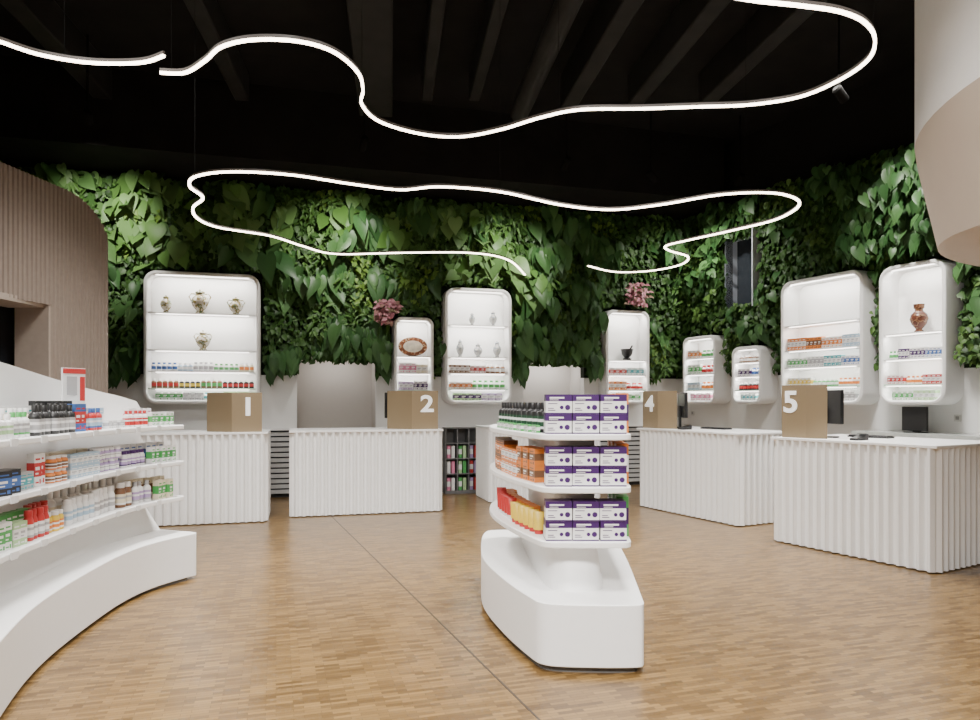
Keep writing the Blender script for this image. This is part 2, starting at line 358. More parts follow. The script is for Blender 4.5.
terminal(c5,.78,.2,'small black card terminal on the nearest counter, right of its bronze sign'); terminal(c4,.72,.14,'small black card terminal on the counter below the corner niches')
bs=WR.s_of(868,-.2); t=thing('back_worktop','white worktop along the right wall under the niches','worktop',WR.p(bs,-.48,0),WR.th)
MB().box(0,3.0,0,.46,0,1.02).build('worktop_body',white,t); MB().box(-.02,3.02,-.02,.47,1.02,1.06).build('worktop_top',mat('pale_glass_top',(.55,.58,.56),.15),t)
sx=WR.s_of(917,-.2); s=thing('till_screen','black square till screen on the worktop below the brown urn niche','till screen',WR.p(sx,-.24,1.06),WR.th)
MB().box(-.15,.15,-.02,.02,.02,.31).build('screen',black,s,bevel=.005); MB().box(-.04,.04,.02,.06,.01,.2).build('stand',black,s); MB().box(-.1,.1,-.08,.1,0,.012).build('base',black,s)

# ------------------------------------------------------------------ products
CACHE={}
INK={'white':'grey','cream':'brown','grey':'white','pale green':'white','pale blue':'white'}
def carton(w,d,h,a,b,ink=True):
    k=('c',w,d,h,a,b,ink)
    if k not in CACHE:
        m=MB(); zs=[0,h*.3,h*.72,h]; vs=[(x,y,z) for z in zs for x,y in ((-w/2,-d/2),(w/2,-d/2),(w/2,d/2),(-w/2,d/2))]
        fs=[(3,2,1,0),(12,13,14,15)]; ms=[0,0]
        for i in range(3):
            for j in range(4): fs.append((i*4+j,i*4+(j+1)%4,i*4+4+(j+1)%4,i*4+4+j)); ms.append(1 if i==1 else 0)
        m.add(vs,fs,ms)
        if ink:
            for x0,x1,z0,z1,mi in ((-.36,.22,.50,.60,2),(-.36,.05,.37,.42,2),(-.36,.30,.80,.86,1),(-.36,.10,.10,.15,1),(.18,.38,.08,.22,1)):
                y=-d/2-.0007; m.add([(w*x0,y,h*z0),(w*x1,y,h*z0),(w*x1,y,h*z1),(w*x0,y,h*z1)],[(0,1,2,3)],mi)
        CACHE[k]=m.mesh('carton',[pm(a),pm(b),pm(INK.get(b,'white'))])
    return CACHE[k]
def bottle_far(r,h,a,b,c):
    k=('b',r,h,a,b,c)
    if k not in CACHE:
        m=MB(); m.lathe([(r*.92,0),(r,h*.04),(r,h*.2),(r,h*.55),(r,h*.66),(r*.55,h*.76),(r*.55,h*.78),(r*.6,h*.78),(r*.6,h)],10,mis=[0,0,1,0,0,0,2,2])
        CACHE[k]=m.mesh('bottle',[pm(a),pm(b),pm(c)])
    return CACHE[k]
def bottle_near(r,h,a,b,c,wide=False):
    k=('n',r,h,a,b,c,wide)
    if k not in CACHE:
        q=.8 if wide else .5; ink='grey' if b in('white','cream') else 'white'
        m1=MB().lathe([(r*.9,0),(r,h*.03),(r,h*.62),(r*.9,h*.7),(r*q*.9,h*.78),(r*q*.9,h*.82)],16).mesh('bottle_body',pm(a))
        m2=MB().lathe([(r*1.012,h*.12),(r*1.012,h*.20),(r*1.013,h*.23),(r*1.013,h*.36),(r*1.013,h*.45),(r*1.013,h*.55)],16,mis=[2,0,0,1,0]).mesh('label_band',[pm(b),pm(ink),pm(c if c!=a else ink)])
        m3=MB().lathe([(r*q,h*.80),(r*q,h*.98),(r*q*.9,h)],14).mesh('cap',pm(c))
        CACHE[k]=(m1,m2,m3)
    return CACHE[k]
def tube_far(w,h,a,b):
    k=('t',w,h,a,b)
    if k not in CACHE:
        m=MB(); m.lathe([(w*.36,0),(w*.36,h*.2)],12,mis=[1]); prof=[(.45,.2,.45),(.46,.5,.38),(.48,.8,.18),(.5,1.0,.03)]
        vs=[];fs=[];n=12
        for rr,z,ry in prof:
            for q in range(n): a_=2*PI*q/n; vs.append((w*rr*math.cos(a_),w*ry*math.sin(a_),h*z))
        for i in range(3):
            for q in range(n): fs.append((i*n+q,i*n+(q+1)%n,(i+1)*n+(q+1)%n,(i+1)*n+q))
        fs.append(tuple(range(n))[::-1]); fs.append(tuple(range(3*n,4*n))); m.add(vs,fs,0)
        CACHE[k]=m.mesh('tube',[pm(a),pm(b)])
    return CACHE[k]
def put(kind,dims,cols,loc,rz,label,group,near=False):
    if kind=='carton':
        o=link('carton',carton(*dims,*cols),None,loc,rz); return tag(o,label,'carton',group)
    if kind=='tube':
        o=link('squeeze_tube',tube_far(dims[0],dims[2],*cols[:2]),None,loc,rz); return tag(o,label,'tube',group)
    r=dims[0]/2
    if not near:
        o=link('bottle',bottle_far(r,dims[2],*cols),None,loc,rz); return tag(o,label,'bottle',group)
    nm='jar' if kind=='jar' else 'bottle'
    t=thing(nm,label,nm,loc,rz,group); a,b,c=bottle_near(r,dims[2],*cols,wide=(kind=='jar'))
    link('bottle_body',a,t); link('label_band',b,t); link('cap',c,t)
    return t

# ------------------------------------------------------------------ wall niches
def rrect(w,h,r,ins,n=7):
    x0,x1,z0,z1=ins,w-ins,ins,h-ins; r=max(r-ins*.8,.02); o=[]
    for cx_,cz_,a0 in ((x1-r,z0+r,-PI/2),(x1-r,z1-r,0),(x0+r,z1-r,PI/2),(x0+r,z0+r,PI)):
        for k in range(n+1): a=a0+PI/2*k/n; o.append((cx_+r*math.cos(a),cz_+r*math.sin(a)))
    return o
EXC_B=[(D1[0]+.05,D1[1]-.05,0,DZ-.16),(D2[0]+.05,D2[1]-.05,0,DZ-.16)]; EXC_R=[(WS[0]+.12,WS[1]+.04,WZ[0]+.08,WZ[1]-.14)]
ORD=['lowest','second-lowest','third-lowest','fourth-lowest']
def niche(wl,pa,pb,yt,yb,dep,shelf_y,rows,label,short,rad=.17):
    a,b=wl.s_of(pa,-dep),wl.s_of(pb,-dep); pc=(pa+pb)/2; w=b-a; t=.055
    z0=wl.zof(pc,yb,-dep); z1=wl.zof(pc,yt,-dep); h=z1-z0
    nt=thing('wall_niche',label,'display niche',wl.p(a,-dep,z0),wl.th)
    n=len(rrect(w,h,rad,0)); m=MB()
    rings=[(rrect(w,h,rad,0),dep-.003),(rrect(w,h,rad,0),.03),(rrect(w,h,rad,.008),.008),(rrect(w,h,rad,.02),0),(rrect(w,h,rad,t-.015),0),(rrect(w,h,rad,t-.003),.01),(rrect(w,h,rad,t),.03),(rrect(w,h,rad,t),dep-.03)]
    vs=[(x,y,z) for ring,y in rings for x,z in ring]; fs=[]
    for i in range(len(rings)-1):
        for k in range(n): fs.append((i*n+k,i*n+(k+1)%n,(i+1)*n+(k+1)%n,(i+1)*n+k))
    fs.append(tuple(range(n))); fs.append(tuple(range((len(rings)-1)*n,len(rings)*n)))
    m.add(vs,fs); m.build('niche_shell',white,nt)
    zs=[]; prod=[r[0] for r in rows]
    for y in shelf_y:
        z=wl.zof(pc,y,-dep)-z0; zs.append(z); MB().box(t-.002,w-t+.002,.03,dep-.035,z-.018,z).build('niche_shelf',gshelf if (y in prod and y>380) else white,nt)
    lv_z=sorted(zs+[h-t])
    for i,z in enumerate(lv_z):
        zl=z-(.018 if z<h-t-.001 else 0); room=z-(lv_z[i-1] if i else t)
        MB().box(w*.10,w*.90,.036,.050,zl-.008,zl-.0005).build('light_strip',mat('niche_strip',(1,.95,.88),.5,0,emit=8),nt)
        la=bpy.data.lights.new('niche_lamp','AREA'); la.shape='RECTANGLE'; la.size=w*.8; la.size_y=.03; la.energy=13*w*min(room,.6)+.6*w; la.color=(1,.955,.885)
        lo=bpy.data.objects.new('niche_lamp',la); COL.objects.link(lo); lo.location=wl.p(a+w/2,-dep+.055,z0+zl-.014); lo.rotation_euler=(math.radians(28),0,wl.th)
    zs.append(t)
    (EXC_B if wl is WB else EXC_R).append((a,b,z0,z1))
    for yrow,hpx,runs in rows:
        z=(wl.zof(pc,yrow,-dep)-z0) if yrow else t
        hh=hpx*float(wl.hit(pc,-dep)[1])/F; tot=sum(r[3] for r in runs); x0=t+.03 if yrow else t+.09; x1=w-x0; st=(x1-x0)/tot; k=0
        lv=ORD[min(3,sum(1 for q in zs if q<z-.01))]
        for kind,ca,cb,cnt in runs:
            hv=round(hh*random.uniform(.76,1.0),3)
            for i in range(cnt):
                x=x0+(k+.5)*st; k+=1; wd_=round(min(st*.93,.14),3)
                gl='%ss, %s row, %s'%({'carton':'%s and %s carton'%(ca,cb),'bottle':'small %s %s-label bottle'%(ca,cb),'tube':'small %s tube'%ca}[kind],lv,short)
                if kind=='carton': lab='%s carton with %s band in the %s row of %s'%(ca,cb,lv,short)
                else: lab='%s bottle with %s label in the %s row of %s'%(ca,cb,lv,short)
                cols=(ca,cb) if kind!='bottle' else (ca,cb,'white' if ca!='white' else cb)
                put(kind,(wd_,.09,hv),cols,wl.p(a+x,-dep+.04+.055,z0+z),wl.th,lab,gl if cnt>1 else None)
    return dict(w=wl,a=a,z0=z0,dep=dep,pc=pc)
n1=niche(WB,143,260,272,404,.30,[313,350,371,388],[(371,10,[('bottle','white','blue',5),('bottle','pale blue','white',3),('bottle','white','grey',4),('bottle','white','green',5),('bottle','cream','orange',3)]),(388,11,[('bottle','brown','red',5),('bottle','black','yellow',4),('bottle','brown','green',4),('bottle','black','red',6)]),(0,10,[('carton','white','green',4),('carton','grey','white',3),('bottle','white','teal',3),('carton','pale green','white',4)])],
  'wide white rounded niche at far left holding painted vases','the wide vase niche')
n2=niche(WB,394,434,317,404,.30,[356,373,390],[(373,11,[('carton','white','pink',3),('carton','cream','white',2)]),(390,10,[('carton','lilac','white',3),('carton','white','purple',3)]),(0,8,[('carton','white','lilac',4)])],
  'small white rounded niche holding the oval painted plate','the plate niche',.12)
n3=niche(WB,445,512,288,404,.30,[325,357,373,389],[(373,9,[('carton','brown','white',4),('carton','white','red',3),('bottle','brown','white',4)]),(389,9,[('carton','white','orange',4),('bottle','white','green',6)]),(0,9,[('carton','pale green','purple',4),('carton','lilac','white',3)])],
  'tall white rounded niche with pale jars, between the two doorways','the pale jar niche')
n4=niche(WB,606,650,310,404,.30,[360,375,390],[(375,9,[('carton','white','red',3),('carton','white','teal',3)]),(390,9,[('carton','orange','white',3),('bottle','white','red',3)]),(0,8,[('carton','white','green',4)])],
  'narrow white rounded niche holding a black mortar','the mortar niche',.14)
nA=niche(WR,682,715,336,404,.35,[358,374,390],[(358,9,[('carton','white','orange',3),('bottle','white','green',3)]),(374,11,[('carton','white','green',3),('bottle','white','red',3)]),(390,10,[('carton','pale blue','white',3),('bottle','white','orange',3)]),(0,9,[('carton','white','pink',4)])],
  'small white rounded niche nearest the room corner, full of cartons','the corner niche',.13)
nB=niche(WR,731,761,346,404,.35,[362,376,390],[(362,8,[('bottle','brown','white',5)]),(376,9,[('carton','white','purple',3),('bottle','white','blue',2)]),(390,9,[('bottle','black','red',5)]),(0,8,[('carton','white','teal',4)])],
  'smallest white rounded niche, second along the right wall','the smallest niche',.13)
nC=niche(WR,780,863,275,405,.35,[322,348,366,386],[(348,13,[('carton','orange','white',5),('carton','orange','brown',4),('carton','white','orange',5),('carton','pale blue','white',4)]),(366,11,[('carton','white','green',5),('carton','white','grey',4),('carton','teal','white',4),('carton','white','blue',4)]),(386,9,[('carton','white','yellow',6),('bottle','green','white',6),('bottle','white','orange',5)]),(0,11,[('carton','white','red',5),('carton','dark green','white',4),('carton','white','grey',4)])],
  'large white rounded niche of stacked cartons with empty top shelf','the large carton niche')
nD=niche(WR,878,946,262,405,.35,[332,358,384],[(358,11,[('bottle','white','green',3),('carton','purple','white',3),('carton','white','purple',4),('carton','white','blue',4)]),(384,10,[('carton','white','red',4),('bottle','white','orange',4),('carton','red','white',4)]),(0,11,[('carton','white','green',4),('carton','pale green','white',4)])],
  'tall white rounded niche holding the brown urn, at far right','the urn niche')
def npos(n,px,ysh):
    wl=n['w']; s=wl.s_of(px,-n['dep']/2-.02); return wl.p(s,-n['dep']/2-.02,wl.zof(n['pc'],ysh,-n['dep']))
def vase(loc,r,h,m,lab,cat='vase',handles=True,lid=True,rz=.27):
    t=thing('vase' if cat=='vase' else cat.replace(' ','_'),lab,cat,loc,rz)
    MB().lathe([(r*.5,0),(r*.52,h*.05),(r*.34,h*.12),(r*.8,h*.3),(r,h*.48),(r*.86,h*.64),(r*.45,h*.76),(r*.42,h*.82),(r*.56,h*.86)],20).build('vase_body',m,t)
    if lid: MB().lathe([(r*.56,h*.86),(r*.5,h*.9),(r*.2,h*.94),(r*.1,h*.96),(r*.14,h*.98),(r*.03,h)],16).build('lid',m,t)
    else: MB().lathe([(r*.56,h*.86),(r*.62,h),(r*.5,h),(r*.4,h*.88)],16).build('rim',m,t)
    if handles:
        for s in (-1,1): MB().tube([(s*r*.45,0,h*.8),(s*r*.95,0,h*.82),(s*r*1.2,0,h*.7),(s*r*.95,0,h*.52)],r*.08,6).build('handle',m,t)
vase(npos(n1,166,313),.075,.25,majol,'small lidded painted jar at left of the vase niche top shelf',handles=False)
vase(npos(n1,200,313),.12,.35,majol,'largest two-handled painted vase at centre of the vase niche top shelf')
vase(npos(n1,236,313),.10,.26,majol,'painted two-handled vase at right of the vase niche top shelf')
vase(npos(n1,203,350),.10,.29,majol,'two-handled painted vase alone on the vase niche second shelf')
for px,ys,r,h,l in ((460,357,.06,.28,'pale slender jar at left of the jar niche middle shelf'),(478,357,.07,.22,'pale squat jar at centre of the jar niche middle shelf'),(497,357,.065,.27,'pale jar at right of the jar niche middle shelf'),(472,325,.05,.20,'small pale jar left on the jar niche top shelf'),(493,325,.06,.24,'pale jar right on the jar niche top shelf')):
    vase(npos(n3,px,ys),r,h,jarM,l,'jar',handles=False)
vase(npos(nD,919,332),.10,.34,urnM,'red-brown painted urn on the top shelf of the far right niche','urn',handles=False,lid=False)
t=thing('mortar','black stone mortar with pestle in the narrow niche','mortar',npos(n4,627,360),0)
MB().lathe([(.07,0),(.07,.03),(.045,.05),(.085,.1),(.10,.17),(.105,.19),(.095,.19),(.08,.12),(.02,.08)],20).build('mortar_bowl',black,t)
MB().tube([(0,0,.1),(.06,0,.2),(.09,0,.25)],.014,8).build('pestle',black,t)
t=thing('oval_plate','large oval painted plate standing upright in the small niche','plate',npos(n2,413,356),WB.th)
def ell(a,b,y,zc): return [(a*math.cos(2*PI*k/32),y,zc+b*math.sin(2*PI*k/32)) for k in range(32)]
def disc(a,b,y0,y1,name,mt):
    m=MB(); vs=ell(a,b,y0,.155)+ell(a,b,y1,.155); fs=[tuple(range(32)),tuple(range(32,64))]+[(k,(k+1)%32,32+(k+1)%32,32+k) for k in range(32)]; m.add(vs,fs); m.build(name,mt,t)
disc(.225,.145,0,.02,'plate_rim',plateM); disc(.15,.09,-.006,-.0005,'plate_centre',mat('plate_cream',(.60,.54,.44),.3,.25,14))
MB().box(-.08,.08,-.02,.06,0,.012).build('plate_stand',black,t)

for px,py,l in ((693,413,'small white wall socket under the corner niche'),(812,411,'small white wall socket under the large carton niche'),(958,418,'small white wall socket at far right wall')):
    t=thing('wall_socket',l,'socket',WR.p(WR.s_of(px),-.012,WR.zof(px,py)),WR.th)
    MB().box(-.04,.04,0,.011,-.04,.04).build('socket_plate',mat('socket_grey',(.6,.6,.58),.4),t,bevel=.003)
    MB().box(-.02,.02,-.003,0,-.02,.02).build('socket_face',mat('socket_inner',(.3,.3,.3),.5),t)

# folder rack
fa,fb=WB.s_of(445,-.3),WB.s_of(480,-.3); fw=fb-fa
t=thing('folder_rack','grey pigeonhole rack with coloured folders between two counters','rack',WB.p(fa,-.34,0),WB.th)
m=MB(); m.box(0,fw,.25,.27,.05,1.02); m.box(0,fw,0,.27,0,.05)
for k in range(4): x=k*(fw-.015)/3; m.box(x,x+.015,0,.25,.05,1.0)
rk=mat('rack_dark_grey',(.16,.16,.165),.5)
m.build('rack_body',rk,t)
for k in range(4): z=.3+k*.236; MB().box(0,fw,-.005,.26,z,z+.014).build('rack_shelf',rk,t)
cl=['pink','green','red','grey','pale green','yellow','white','pink','lilac','red','green','grey']; i=0
for lv in range(3):
    for cc in range(3):
        for q in range(2):
            x=cc*(fw-.015)/3+.04+q*.07; c=cl[(i*5+q)%12]; i+=1
            z=.05+.001 if lv==0 else .314+(lv-1)*.236
            o=link('folder',carton(.05,.18,.19,c,c if q else 'white',False),None,WB.p(fa+x+.02,-.34+.13,z),WB.th)
            tag(o,'%s folder in the %s row, %s column of the rack'%(c,['lowest','middle','upper'][lv],['left','middle','right'][cc])+(', right one' if q else ', left one'),'folder','folders in the rack')

# ------------------------------------------------------------------ central island
isl=thing('display_island','white curved display island with three shelves in the middle of the floor','display stand',(.45,4.7,0))
OX,OY=.45,4.7
def sh(P): return [(x-OX,y-OY) for x,y in P]
base=chaikin([(-.07,5.1),(-.045,4.7),(.10,4.16),(.23,3.81),(.27,3.735),(.36,3.70),(.62,3.685),(.785,3.69),(.82,3.715),(.83,3.80),(.94,4.8),(1.0,5.75),(.95,5.85),(.05,5.85),(-.06,5.75)],2)
cxb=np.mean([p[0] for p in base]); cyb=np.mean([p[1] for p in base])
MB().prism(sh(base),.035,.37).build('island_plinth',white,isl,bevel=.006,ang=.7)
MB().prism(sh([(cxb+(x-cxb)*.92,cyb+(y-cyb)*.96) for x,y in base]),0,.035).build('island_kick',kick,isl)
shp=chaikin([(.0,5.35),(-.005,4.95),(.10,4.45),(.26,3.97),(.31,3.90),(.40,3.885),(.72,3.885),(.785,3.9),(.80,3.97),(.87,4.9),(.9,5.5),(.85,5.6),(.06,5.6)],2)
SZ=(.66,.965,1.26)
for z in SZ: MB().prism(sh(shp),z-.035,z).build('island_shelf',white,isl,bevel=.006,ang=.7)
core=chaikin([(.34,4.18),(.41,4.08),(.57,4.08),(.64,4.18),(.72,5.3),(.64,5.45),(.34,5.45),(.27,5.3)],2)
m=MB(); 
lv=[(.368,1.22),(.63,1.0),(1.24,1.0)]; n=len(core); vs=[];fs=[]
for z,k in lv: vs+=[(.48+(x-.48)*k-OX,4.8+(y-4.8)*(1+(k-1)*.9)-OY,z) for x,y in core]
for i in range(len(lv)-1):
    for k in range(n): fs.append((i*n+k,i*n+(k+1)%n,(i+1)*n+(k+1)%n,(i+1)*n+k))
m.add(vs,fs); m.build('island_core',white,isl,ang=.45)
PW,PH,PD=.146,.110,.13
def purple_box(loc,rz,lab):
    t=thing('supplement_carton',lab,'carton',loc,rz,'white and purple cartons on the island front')
    if 'pb' not in CACHE:
        a=MB().box(-PW/2,PW/2,-PD/2,PD/2,0,PH).mesh('carton_body',pm('white'))
        b=MB(); b.box(-PW/2-.0006,PW/2+.0006,-PD/2-.0006,PD/2+.0006,PH*.66,PH*1.001)
        b.box(-PW/2-.0006,PW/2+.0006,-PD/2-.0006,PD/2+.0006,.0005,PH*.07); b=b.mesh('purple_sleeve',pm('purple'))
        c=MB(); c.box(-PW*.36,PW*.20,-PD/2-.0016,-PD/2-.0006,PH*.79,PH*.87); c.box(-PW*.36,-PW*.02,-PD/2-.0016,-PD/2-.0006,PH*.71,PH*.735); c=c.mesh('print_line',pm('white'))
        d=MB()
        for xx,rr in ((.10,.0105),(.33,.015)):
            vs=[(PW*xx+rr*math.cos(2*PI*k/16),-PD/2-.0012,PH*.34+rr*math.sin(2*PI*k/16)) for k in range(16)]
            d.add(vs,[tuple(range(16))])
        for x1,z in ((-.14,.18),(-.20,.28),(-.06,.52)): d.box(-PW*.42,PW*x1,-PD/2-.001,-PD/2,PH*z,PH*(z+.035))
        d=d.mesh('print_emblem',pm('purple'))
        CACHE['pb']=(a,b,c,d)
    for nme,me in zip(('carton_body','purple_sleeve','print_line','print_emblem'),CACHE['pb']): link(nme,me,t)
LVN=['lower','middle','top']
for li,z in enumerate(SZ):
    for row in range(2):
        for c in range(3):
            x=.385+c*(PW+.007)
            purple_box((x+random.uniform(-.002,.002),3.985+random.uniform(-.004,.004),z+row*(PH+.001)),random.uniform(-.02,.02),
              'white and purple carton, %s of the %s row on the island %s shelf'%(['left','centre','right'][c],['bottom','upper'][row],LVN[li]))
def ix(Y): return float(np.interp(Y,[3.97,4.45,4.95,5.35],[.26,.10,.0,.0]))
IR=math.radians(-74)
def irun(z,y0,y1,step,ins,kind,dims,cols,label,group,rows=1,near=True):
    Y=y0
    while Y<y1:
        for r in range(rows): put(kind,dims,cols,(ix(Y)+ins,Y,z+r*(dims[2]+.001)),IR if kind=='carton' else 0,label,group,near)
        Y+=step
irun(1.26,4.10,4.95,.085,.10,'bottle',(.075,.07,.175),('black','dark green','black'),'dark green bottle with black cap on the left of the island top shelf','dark capped bottles on island top shelf')
irun(1.26,4.16,4.95,.085,.185,'bottle',(.075,.07,.175),('black','dark green','black'),'dark green bottle with black cap on the left of the island top shelf','dark capped bottles on island top shelf')
irun(1.26,4.08,4.92,.12,.042,'carton',(.1,.02,.045),('green','white'),'low green card in front of the bottles on the island top shelf','green cards on island top shelf')
irun(.965,4.16,4.40,.105,.10,'carton',(.095,.1,.098),('orange','brown'),'orange carton with brown band stacked on island middle shelf left side','orange and brown cartons on island middle shelf',2)
irun(.965,4.44,4.78,.105,.10,'carton',(.095,.1,.085),('orange','white'),'orange carton with white band stacked on island middle shelf left side','orange and white cartons on island middle shelf',2)
irun(.965,4.80,5.25,.105,.10,'carton',(.095,.1,.105),('brown','orange'),'brown carton with orange band stacked on island middle shelf left side','brown and orange cartons on island middle shelf',2)
irun(.66,4.14,4.62,.08,.085,'tube',(.07,.07,.13),('yellow','red'),'yellow squeeze tube with red cap on island lower shelf','yellow tubes on island lower shelf')
irun(.66,4.66,5.25,.08,.085,'tube',(.07,.07,.14),('red','white'),'red squeeze tube with white cap on island lower shelf','red tubes on island lower shelf')
irun(.66,4.4,5.2,.11,.16,'carton',(.1,.05,.13),('orange','yellow'),'orange and yellow carton behind the tubes on island lower shelf','orange and yellow cartons on island lower shelf')
for li,(ca,cb) in enumerate((('green','purple'),('orange','white'),('orange','purple'))):
    for k in range(3):
        put('carton',(.16,.07,.23),(ca,cb),(.775+k*.014,4.14+k*.2,SZ[li]),math.radians(85),'%s carton with %s band along the right edge of island %s shelf'%(ca,cb,LVN[li]),'%s cartons on island %s shelf'%(ca,LVN[li]))

# ------------------------------------------------------------------ left curved display
sY=[2.4,2.6,3.456,4.0,4.53,5.0,5.4,5.75]; sX=[-2.05,-2.15,-2.44,-2.53,-2.60,-2.64,-2.62,-2.52]
bY=[2.4,2.6,3.456,4.53,5.0,5.4,5.85]; bX=[-2.45,-2.55,-2.82,-2.97,-3.02,-3.01,-2.92]
sxf=lambda Y: float(np.interp(Y,sY,sX)); bxf=lambda Y: float(np.interp(Y,bY,bX))
dis=thing('curved_display','long white curved shelf display sweeping along the left side','display stand',(-2.7,4.2,0)); ox,oy=-2.7,4.2
def sd(P): return [(x-ox,y-oy) for x,y in P]
fr=catmull([(-1.85,2.4),(-2.2,3.15),(-2.42,3.8),(-2.55,4.58),(-2.58,5.04),(-2.53,5.36),(-2.41,5.64)],8)
end=[(-2.385,5.68),(-2.40,5.72),(-2.46,5.75),(-3.0,5.93),(-3.06,5.93)]
bk=catmull([(-3.10,5.9),(-3.25,5.0),(-3.12,3.8),(-2.75,2.4)],8)
pl=fr+end+bk
MB().prism(sd(pl),.025,.37).build('display_plinth',white,dis,bevel=.006,ang=.7)
MB().prism(sd([(x-.05 if x>-2.62 else x+.02,y*.99) for x,y in pl]),0,.025).build('display_kick',kick,dis)
sf=catmull(list(zip(sX,sY)),6); bf=catmull(list(zip(bX,bY)),6)
DZL=(.66,.95,1.245)
tagm=mat('price_tag_card',(.7,.7,.7),.5)
for z in DZL:
    MB().prism(sd(sf+[(-2.53,5.79),(-2.6,5.82)]+[(x+.035,y) for x,y in bf[::-1]]),z-.035,z).build('display_shelf',white,dis,bevel=.006,ang=.7)
    for k,Yt in enumerate((3.62,3.95,4.3,4.62,4.95,5.22,5.48)):
        MB().box(-.025,.025,-.003,.003,-.034,.004).build('price_tag',tagm,dis,(sxf(Yt)+.008-ox,Yt-oy,z),math.radians(85))
ptop=lambda p: float(np.interp(p[1]+oy,[2.4,3.9,5.0,5.6,5.8,5.85],[1.84,1.715,1.575,1.485,1.44,1.38]))
m=MB()
L=[(x,y) for x,y in sd(bf)]; n=len(L); vs=[];fs=[]
for x,y in L:
    zt=ptop((x,y)); vs+=[(x,y,.37),(x,y,zt),(x-.05,y,zt),(x-.05,y,.37)]
for i in range(n-1):
    for k in range(4): fs.append((i*4+k,i*4+(k+1)%4,i*4+4+(k+1)%4,i*4+4+k))
fs+=[(0,1,2,3),(n*4-1,n*4-2,n*4-3,n*4-4)]; m.add(vs,fs); m.build('display_back_panel',white,dis)
m=MB(); pr=[(0.002,.62),(.16,.3705),(.002,.3705)]; k_=len(pr); vs=[];fs=[]
for x,y in L: vs+=[(x+a,y,z) for a,z in pr]
for i in range(n-1):
    for k in range(k_): fs.append((i*k_+k,i*k_+(k+1)%k_,(i+1)*k_+(k+1)%k_,(i+1)*k_+k))
fs+=[tuple(range(k_)),tuple(range((n-1)*k_,n*k_))[::-1]]; m.add(vs,fs); m.build('display_wedge',white,dis,ang=.9)
def ypx(px,ins):
    Y=4.5
    for _ in range(40): Y=.5*Y+.5*((sxf(Y)-ins)/rx(px))
    return Y
LN={.66:'lowest',.95:'middle',1.245:'top'}
def lrun(z,p0,p1,step,ins,kind,dims,cols,desc,near=True,rows=1):
    Y=ypx(p0,ins); Ye=ypx(p1,ins); lab='%s on the %s shelf of the left display'%(desc,LN[z])
    while Y<=Ye+.001:
        for r in range(rows): put(kind,dims,cols,(sxf(Y)-ins+random.uniform(-.010,.010),Y,z+r*(dims[2]+.001)),math.radians(82+random.uniform(-5,5)),lab,desc+'s, %s shelf'%LN[z],near)
        Y+=step
T=1.245; M_=.95; B=.66
lrun(T,-6,12,.062,.07,'bottle',(.055,.055,.13),('white','pale green','white'),'white bottle with pale green label')
lrun(T,14,27,.062,.07,'bottle',(.055,.055,.14),('white','grey','green'),'white bottle with green cap')
lrun(T,-4,30,.066,.15,'bottle',(.06,.06,.16),('cream','white','white'),'cream bottle behind')
lrun(T,-2,28,.08,.24,'carton',(.07,.05,.17),('white','teal'),'white carton with teal band behind bottles')
lrun(T,33,70,.072,.08,'bottle',(.066,.066,.175),('black','grey','black'),'tall black bottle')
lrun(T,36,70,.075,.16,'bottle',(.066,.066,.185),('black','brown','black'),'black bottle with brown label')
lrun(T,38,68,.08,.24,'carton',(.07,.05,.20),('black','grey'),'black carton at the back')
lrun(T,75,81,.062,.08,'carton',(.055,.06,.18),('blue','red'),'tall blue carton with red band')
lrun(T,85,98,.056,.08,'bottle',(.05,.05,.15),('red','pale blue','blue'),'red bottle with blue cap')
lrun(T,82,98,.07,.16,'carton',(.06,.05,.15),('pale blue','white'),'pale blue carton behind the red bottles')
lrun(T,106,120,.07,.12,'carton',(.06,.06,.06),('white','grey'),'low white carton')
lrun(T,127,146,.054,.08,'bottle',(.048,.048,.125),('white','red','red'),'white bottle with red cap')
lrun(T,128,146,.06,.15,'carton',(.05,.05,.14),('white','pink'),'white carton with pink band')
lrun(T,150,170,.052,.07,'carton',(.045,.045,.11),('white','green'),'small white carton with green band')
lrun(M_,-5,12,.11,.10,'carton',(.10,.09,.13),('black','blue'),'dark carton with blue band')
lrun(M_,17,26,.07,.10,'carton',(.06,.06,.10),('grey','teal'),'grey carton with teal band')
lrun(M_,34,44,.06,.10,'carton',(.054,.05,.19),('white','red'),'tall white carton with red band')
lrun(M_,50,66,.07,.09,'jar',(.064,.064,.08),('orange','brown','white'),'orange jar stacked with white lid',rows=2)
lrun(M_,70,92,.07,.09,'carton',(.066,.066,.075),('pale blue','white'),'pale blue and white pack stacked',rows=2)
lrun(M_,95,118,.07,.09,'jar',(.064,.064,.08),('lilac','white','white'),'lilac jar stacked with white lid',rows=2)
lrun(M_,122,146,.062,.09,'jar',(.056,.056,.12),('white','lilac','purple'),'white jar with purple lid')
lrun(M_,151,172,.054,.08,'carton',(.046,.05,.13),('white','green'),'small white carton with green band')
lrun(M_,46,84,.075,.18,'carton',(.066,.06,.17),('cream','orange'),'cream carton with orange band at the back')
lrun(M_,88,160,.075,.18,'carton',(.066,.06,.16),('white','blue'),'white carton with blue band at the back')
lrun(B,-8,10,.06,.07,'carton',(.052,.05,.15),('white','green'),'white carton with green band')
lrun(B,-6,24,.062,.14,'carton',(.054,.05,.17),('green','white'),'green carton with white band')
lrun(B,14,23,.06,.07,'carton',(.052,.05,.13),('pale green','white'),'pale green carton')
lrun(B,27,43,.06,.08,'jar',(.054,.054,.17),('red','white','red'),'red and white can')
lrun(B,27,43,.06,.15,'jar',(.054,.054,.18),('white','red','red'),'white can with red label')
lrun(B,48,62,.062,.08,'jar',(.056,.056,.12),('yellow','orange','white'),'yellow jar with orange label')
